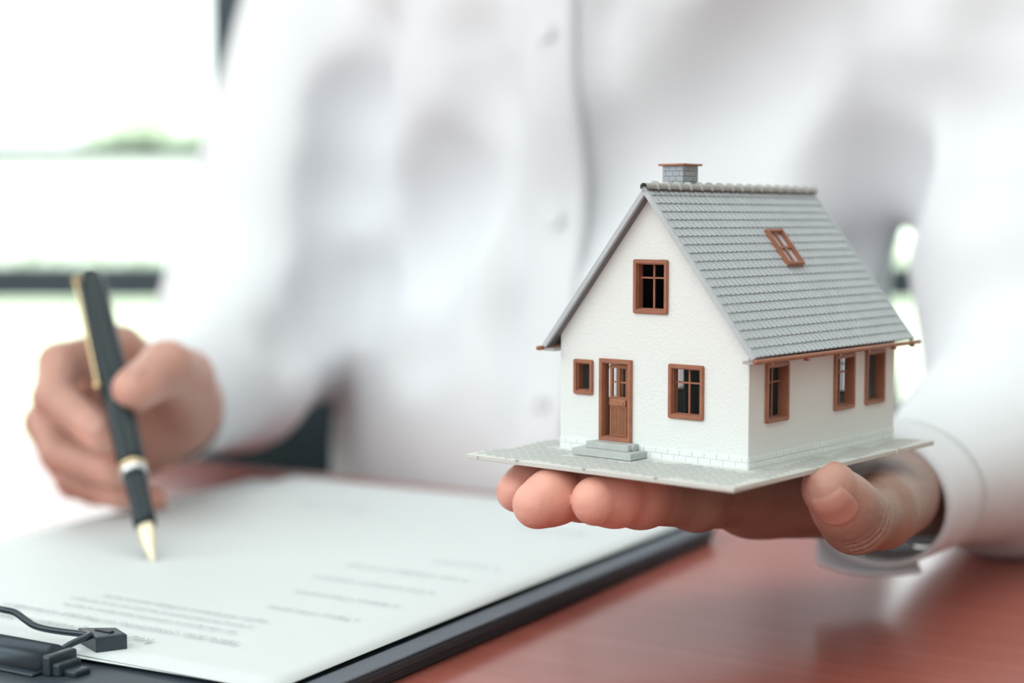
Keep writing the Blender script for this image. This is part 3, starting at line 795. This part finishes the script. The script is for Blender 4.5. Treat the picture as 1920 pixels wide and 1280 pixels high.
# -- torso, arms, neck, head (below the shirt and above the frame)
tc_ = Vector((.064, 1.010, 0)); fx = -TN; sx_ = TU
def T(a, b_, z): return tc_+TU*a-TN*b_+Vector((0, 0, z))        # a: to the picture's right, b: toward the camera
shR, shL = T(-.198, -.01, 1.135), T(.205, -.01, 1.135)
elR = P(487, 590, 1.00); elL = Vector((.275, .800, .808))
BH_ = .006
body = Field((-.30, .55, .45), (.48, 1.35, 1.62), BH_)
Rt = np.array([[TU.x, TU.y, 0], [-TN.x, -TN.y, 0], [0, 0, 1.0]])
body.ell(T(0, -.01, .98), (.150, .080, .24), Rt, .03); body.ell(T(0, -.01, .70), (.150, .085, .20), Rt, .04)
body.ell(T(0, -.01, 1.10), (.155, .075, .09), Rt, .04)
body.cone(T(0, 0, 1.15), T(0, .02, 1.27), .060, .052, .03)
hc = T(0, .035, 1.395)
body.ell(hc, (.075, .095, .115), Rt, .01); body.ell(T(0, .05, 1.335), (.056, .070, .060), Rt, .02)
body.cone(T(0, .128, 1.41), T(0, .145, 1.372), .008, .013, .008)
for s_ in (-1, 1):
    body.ell(T(s_*.077, .025, 1.385), (.010, .018, .032), Rt, .006); body.ell(T(s_*.032, .135, 1.405), (.016, .012, .010), Rt, .006, sub=True)
    body.ell(T(s_*.032, .122, 1.405), (.013, .012, .011), Rt, .002)
body.ell(T(0, .121, 1.335), (.026, .012, .010), Rt, .004)
for a, b_, c in ((shR, elR, RW2), (shL, elL, wr2)):
    body.cone(a, b_, .034, .028, .015); body.cone(b_, c, .028, .0215, .01)
body.cone(shR, T(-.08, -.02, 1.16), .04, .04, .03); body.cone(shL, T(.08, -.02, 1.16), .04, .04, .03)
Bv, Bq = body.mesh()
allv = np.vstack([Bv, Lv, Rv]); allq = np.vstack([Bq, Lq+len(Bv), Rq+len(Bv)+len(Lv)])
person = np_mesh('person', allv, allq, M['skin'])
at_ = person.data.attributes.new('pink_lit', 'FLOAT', 'POINT'); at_.data.foreach_set('value', np.concatenate([np.zeros(len(Bv)), Lp, Rp]).astype(np.float32))
tag(person, 'person in a white shirt holding the model house on one palm and writing', 'person')

# hair
hf = Field((-.1, .85, 1.3), (.25, 1.25, 1.56), .005)
hf.ell(hc+Vector((0, 0, .012))-TN*(-.012), (.081, .100, .116), Rt, .004)
hf.ell(hc-TN*.085-Vector((0, 0, .045)), (.085, .085, .110), Rt, .01, sub=True)
v, q = hf.mesh(); np_mesh('hair', v, q, M['hair'], person)

# nails
def nail(field, centre, axis, out, wid, ln, lift=.00018, start=.004):
    axis = Vector(axis).normalized(); out = Vector(out); out = (out-axis*out.dot(axis)).normalized(); side = axis.cross(out)
    NU, NV = 14, 14; V = []; F = []
    for j in range(NV+1):
        for i in range(NU+1):
            a = (i/NU*2-1); b_ = (j/NV*2-1)
            w_ = wid*(1-.10*(b_ < -.0)*abs(b_)**2)
            # rounded base, straight free edge
            lim = 1-.42*abs(a)**2.6 if b_ < 0 else 1-.06*abs(a)**2
            ang = a*w_/2/.0088; oo = out*math.cos(ang)+side*math.sin(ang)
            p0 = Vector(centre)+axis*(b_*lim*ln/2); t_ = .003
            while field.at(p0+oo*t_) < 0 and t_ < .03: t_ += .0001
            edge = max(abs(a), abs(b_)); h_ = lift+.00035*(1-edge**6)-(.0005 if edge > .99 else 0)
            V.append(p0+oo*(t_+h_))
    for j in range(NV):
        for i in range(NU): k_ = j*(NU+1)+i; F.append((k_, k_+1, k_+NU+2, k_+NU+1))
    return mesh_obj('fingernail', V, F, M['nail'], person, True)
nout = Vector((-.52, -1.0, .30))
nail(hand_field, T3-tax*.0001, tax, nout, .0150, .0135)
nail(tr, rI+(rI-P(103, 752, .742)).normalized()*.001, rI-P(103, 752, .742), Vector((.15, -1, .5)), .011, .012)
nail(tr, P(254, 729, .708), P(252, 730, .708)-P(312, 690, .732), Vector((-.1, -.6, 1.1)), .012, .012)

# shirt: one cloth surface over torso and sleeves
sh = Field((-.36, .57, .60), (.60, 1.30, 1.26), .005)
sh.ell(T(0, 0, .99), (.188, .128, .30), Rt, .03); sh.ell(T(0, .01, .74), (.190, .135, .20), Rt, .05)
sh.ell(T(0, 0, 1.11), (.200, .105, .10), Rt, .04)
sh.cone(shR, T(-.08, -.02, 1.17), .060, .060, .03); sh.cone(shL, T(.08, -.02, 1.17), .060, .060, .03)
sh.cone(T(.13, .045, 1.10), T(.135, .045, .93), .066, .060, .04)
# right sleeve (picture left)
sh.cone(shR, elR, .061, .059, .03); sh.cone(elR, P(438, 682, .920), .058, .048, .02); sh.cone(P(438, 682, .920), P(340, 745, .836), .047, .0300, .01)
# left sleeve (picture right)
cuffc = Vector((.156, .634, .7925))
sh.cone(shL, elL, .070, .060, .03); sh.cone(elL, Vector((.222, .712, .798)), .058, .048, .02); sh.cone(Vector((.222, .712, .798)), cuffc+Vector((.012, .014, .001)), .047, .0305, .008, flat=((0, 0, 1), 1.2))
sh.cone(elL+Vector((.02, .02, .06)), shL+Vector((.03, -.01, -.1)), .066, .07, .03)
# soft folds: broad creases pressed into the cloth
def fold(a, b_, r=.010, k=.02): sh.cone(a, b_, r, r, k, sub=True)
def skin_pt(u, v, Y): return P(u, v, Y)
def dent(u, v, v2, u2, depth, r=.012, k=.03):
    # press a crease: find the cloth surface along the line of sight, then sink a rod partly into it
    ps = []
    for uu, vv_ in ((u, v), ((u+u2)/2, (v+v2)/2), (u2, v2)):
        Y = .62
        while Y < 1.25:
            p = P(uu, vv_, Y)
            if sh.at(p) < 0: break
            Y += .004
        ps.append(P(uu, vv_, Y-r+depth*.45))
    fold(ps[0], ps[1], r, k); fold(ps[1], ps[2], r, k)
dent(655, 220, 480, 640, .010); dent(700, 60, 330, 655, .006); dent(560, 640, 520, 690, .008)
dent(1500, 180, 420, 1590, .004); dent(1440, 60, 300, 1400, .004); dent(1690, 200, 480, 1640, .005)
dent(1840, 60, 330, 1810, .005); dent(1130, 30, 480, 1100, .0015, .006, .012); dent(800, 300, 650, 770, .003)
dent(950, 420, 780, 1000, .003); dent(870, 80, 300, 900, .002)
for i in range(5):
    a0 = random.randint(620, 1650); z0 = random.randint(0, 600); dent(a0, z0, z0+random.randint(80, 220), a0+random.randint(-90, 90), random.uniform(.001, .003), random.uniform(.012, .02), .04)
# open bottom and bevelled hem: cut by plane below the table edge; hollow cuffs
v, q = sh.mesh()
v = v.astype(np.float64)
nz = np.array([noise.noise(Vector(p)*7)*.003+noise.noise(Vector(p)*22)*.0008 for p in v[::1]]) if len(v) < 120000 else np.zeros(len(v))
shirt = np_mesh('shirt', v, q, M['shirt'], person)
nr = np.empty(len(shirt.data.vertices)*3, np.float32); shirt.data.vertices.foreach_get('normal', nr); nr = nr.reshape(-1, 3)
shirt.data.vertices.foreach_set('co', (v+nr*nz[:, None]).astype(np.float32).ravel()); shirt.data.update()
shirt['label'] = 'white long-sleeved shirt'
# placket and buttons
def front(a, z):
    b_ = .22
    while b_ > 0 and sh.at(T(a, b_, z)) > 0: b_ -= .002
    return b_
rows_, cols_ = 46, 6; V = []; F = []
for j in range(rows_+1):
    z = .72+.52*j/rows_; bs_ = [front(.012+.032*i/cols_, z) for i in range(cols_+1)]; m_ = max(bs_)
    for i in range(cols_+1): V.append((.012+.032*i/cols_, m_*.5+bs_[i]*.5+.0035, z))
V2 = []
for j in range(rows_+1):
    for i in range(cols_+1):
        js = [max(0, min(rows_, j+d)) for d in (-2, -1, 0, 1, 2)]
        V2.append(T(V[j*(cols_+1)+i][0], sum(V[q*(cols_+1)+i][1] for q in js)/5, V[j*(cols_+1)+i][2]))
for j in range(rows_):
    for i in range(cols_): k_ = j*(cols_+1)+i; F.append((k_, k_+1, k_+cols_+2, k_+cols_+1))
o = mesh_obj('placket', V2, F, M['shirt'], person, True); md = o.modifiers.new('s', 'SOLIDIFY'); md.thickness = .004; md.offset = 0
for z in (.80, .90, 1.0, 1.10, 1.2):
    jj = round((z-.72)/.52*rows_); c_ = V2[jj*(cols_+1)+3]+(-TN)*.003
    v, f = tube_mesh([c_, c_-TN*.0018], .0048, 16); mesh_obj('button', v, f, M['button'], o)
# cuffs: open bands around the wrists
def cuff(c, axis, ra, rb, up, ln, name='cuff', a0=0, a1=360, flare=1.0):
    axis = Vector(axis).normalized(); up = (Vector(up)-axis*Vector(up).dot(axis)).normalized(); sd = axis.cross(up); V = []; N_ = 36
    for j in range(5):
        for i in range(N_+1):
            t_ = math.radians(a0+(a1-a0)*i/N_); s_ = 1+(flare-1)*j/4
            V.append(Vector(c)+axis*(ln*j/4)+(sd*math.cos(t_)*ra+up*math.sin(t_)*rb)*s_)
    F = [(j*(N_+1)+i, j*(N_+1)+i+1, (j+1)*(N_+1)+i+1, (j+1)*(N_+1)+i) for j in range(4) for i in range(N_)]
    o = mesh_obj(name, V, F, M['shirt'], person, True); md = o.modifiers.new('s', 'SOLIDIFY'); md.thickness = .0022; md.offset = 0
    return o
ax = (cuffc-Vector((.222, .712, .798))).normalized()
cuff(cuffc-ax*.006, ax, .0318, .0262, UP, .030, flare=.97)
rax = (P(340, 745, .836)-P(438, 682, .920)).normalized()
cuff(P(356, 736, .850), rax, .0312, .0312, UP, .034, flare=.96)
# loose buttonhole end of the left cuff hanging under the wrist
V = []; F = []; N1, N2 = 12, 8
for j in range(N2+1):
    for i in range(N1+1):
        s_ = i/N1; w_ = j/N2*2-1
        half = .0100*math.sqrt(max(.02, 1-max(0, (s_-.45)/.55)**2.2))
        p = P(1725-190*s_, 1054+12*math.sin(s_*2.4), .628)+Vector((0, w_*half*.9+.006, 0)); p.z = p.z+.0025*w_*w_+.004*s_*s_+.0062*w_
        V.append(p)
for j in range(N2):
    for i in range(N1): k_ = j*(N1+1)+i; F.append((k_, k_+1, k_+N1+2, k_+N1+1))
o = mesh_obj('cuff_flap', V, F, M['shirt'], person, True); md = o.modifiers.new('s', 'SOLIDIFY'); md.thickness = .002
# trousers
tf_ = Field((-.4, .35, -.02), (.6, 1.35, .80), .012)
tf_.ell(T(0, -.02, .56), (.18, .13, .16), Rt, .04)
for s_ in (-1, 1):
    tf_.cone(T(s_*.09, 0, .53), T(s_*.12, .42, .54), .085, .065, .03); tf_.cone(T(s_*.12, .42, .54), T(s_*.12, .40, .06), .065, .05, .02)
v, q = tf_.mesh(); np_mesh('trousers', v, q, M['trousers'], person)['label'] = 'dark trousers'
for s_ in (-1, 1):
    sf = Field(T(s_*.12, .45, .04)-Vector((.17, .17, .06)), T(s_*.12, .45, .04)+Vector((.17, .17, .08)), .006)
    sf.cone(T(s_*.12, .38, .045), T(s_*.125, .52, .035), .040, .032, .02); v, q = sf.mesh()
    v[:, 2] = np.maximum(v[:, 2], .001); np_mesh('shoe', v, q, M['black'], person)

# ------------------------------------------------------------------ fountain pen
PL = (PTOP-NIB).length
pen = tag(empty('fountain_pen', NIB), 'black fountain pen with gold nib, gripped above the sheet', 'pen')
pen.rotation_euler = pax.to_track_quat('Z', 'Y').to_euler()
def lathe(name, prof, m, parent=pen, n=28):
    V, F = [], []
    for z, r in prof:
        for k in range(n): a = 2*math.pi*k/n; V.append((r*math.cos(a), r*math.sin(a), z))
    for i in range(len(prof)-1):
        for k in range(n): F.append((i*n+k, i*n+(k+1) % n, (i+1)*n+(k+1) % n, (i+1)*n+k))
    F.append(tuple(range(n))[::-1]); F.append(tuple((len(prof)-1)*n+k for k in range(n)))
    return mesh_obj(name, V, F, m, parent, True)
# nib: curved tapering blade with slit
V, F = [], []; NN = 10
for i in range(NN+1):
    t_ = i/NN; z = .0002+t_*.021; w_ = .0004+.0036*math.sin(min(1, t_*1.25)*math.pi/2)
    for k in range(7):
        a = math.radians(-75+150*k/6); V.append((math.sin(a)*w_, -(math.cos(a))*w_*.75-.0002, z))
for i in range(NN):
    for k in range(6): F.append((i*7+k, i*7+k+1, (i+1)*7+k+1, (i+1)*7+k))
nb = mesh_obj('nib', V, F, M['nibgold'], pen, True); md = nb.modifiers.new('s', 'SOLIDIFY'); md.thickness = .0005
fd = tube_obj('feed', [(0, .0002, .004), (0, .0006, .012), (0, .0008, .022)], [.0006, .0018, .0026], M['pen'], pen)
lathe('grip_section', [(.0195, .0036), (.0200, .0047), (.0225, .0050), (.0300, .0046), (.0400, .0050), (.0470, .0054)], M['pen'])
lathe('grip_ring', [(.0470, .0056), (.0475, .0060), (.0500, .0061), (.0505, .0056)], M['chrome'])
lathe('centre_ring', [(.0505, .0058), (.0508, .0062), (.0522, .0062), (.0525, .0058)], M['gold'])
lathe('barrel', [(.0525, .0059), (.0560, .0062), (.085, .0064), (.100, .0063), (.1010, .0062)], M['pen'])
lathe('cap', [(.0900, .0066), (.0905, .0070), (.1100, .0071), (PL-.012, .0066), (PL-.004, .0058), (PL-.001, .0040), (PL, .0018)], M['pen'])
#lathe('cap_band', [(.0925, .00712), (.0928, .0073), (.0952, .0073), (.0955, .00712)], M['gold'])
bm = bmesh.new(); add_box(bm, -.0009, .0009, -.0096, -.0088, .096, PL-.008, .0004)
add_box(bm, -.0016, .0016, -.0098, -.0055, PL-.010, PL-.008, .0003)
cl = bm_obj('pocket_clip', bm, M['gold'], pen); dl = pen.rotation_euler.to_matrix().inverted() @ Vector((-.55, -.83, 0)); cl.rotation_euler = (0, 0, math.atan2(dl.y, dl.x)+math.pi/2); nb.rotation_euler = fd.rotation_euler = (0, 0, math.atan2(dl.y, dl.x)+math.pi/2+.5)
ball = lathe('clip_ball', [(.0945, .0004), (.0950, .0014), (.0962, .0018), (.0974, .0014), (.0979, .0004)], M['gold'], cl, 12); ball.location = (0, -.0092, 0)

# ------------------------------------------------------------------ armchair behind the table
ch = tag(empty('office_armchair', (T(0, -.03, 0).x, T(0, -.03, 0).y, 0), tang), 'dark padded armchair the person sits in, seen below the sleeve', 'chair')
box_obj('seat', -.25, .25, -.24, .22, .36, .44, M['chair'], ch, .025, 4)
def armpad(s):
    x0, x1 = sorted((s*.262, s*.36)); return box_obj('armrest', x0, x1, -.10, .22, .40, .815, M['chair'], ch, .025, 4)
armpad(-1); armpad(1)
box_obj('backrest', -.26, .26, .20, .27, .38, .76, M['chair'], ch, .03, 4)
tube_obj('column', [(0, 0, .08), (0, 0, .37)], .03, M['blackmetal'], ch)
for k in range(5):
    a = 2*math.pi*k/5+.3
    lg = tube_obj('leg', [(0, 0, .09), (.28*math.cos(a), .28*math.sin(a), .07)], [.025, .016], M['black'], ch)
    v, f = tube_mesh([(.28*math.cos(a)-.012, .28*math.sin(a), .03), (.28*math.cos(a)+.012, .28*math.sin(a), .03)], .03, 16); mesh_obj('castor', v, f, M['black'], lg)

# printed lines on the top sheet (they read toward the person)
text('Real Estate Agreement for Sale', -.072, -.262, .0058, bold=.00004)
body_txt = ['TERMS AND CONDITIONS OF THE SALE OF PROPERTY', 'the seller agrees to sell and the buyer agrees to buy the', 'property described below at the price set out in this paper', 'together with all fixtures and fittings named in the list']
text(body_txt[0], -.045, -.250, .0045)
for k, ln in enumerate(body_txt[1:]): text(ln, -.055, -.240+.0085*k, .0036)
for k, (t_, x_) in enumerate((('1. Names of the parties', -.028), ('2. Address of the property', -.028), ('3. Price and manner of payment', -.028), ('4. Date of handing over the keys', -.028), ('5. Costs and taxes', -.028))):
    text(t_, x_, -.205+.024*k, .0044)
text('Signature of the buyer', -.030, -.030, .0044); text('Signature of the seller', -.150, -.030, .0044)
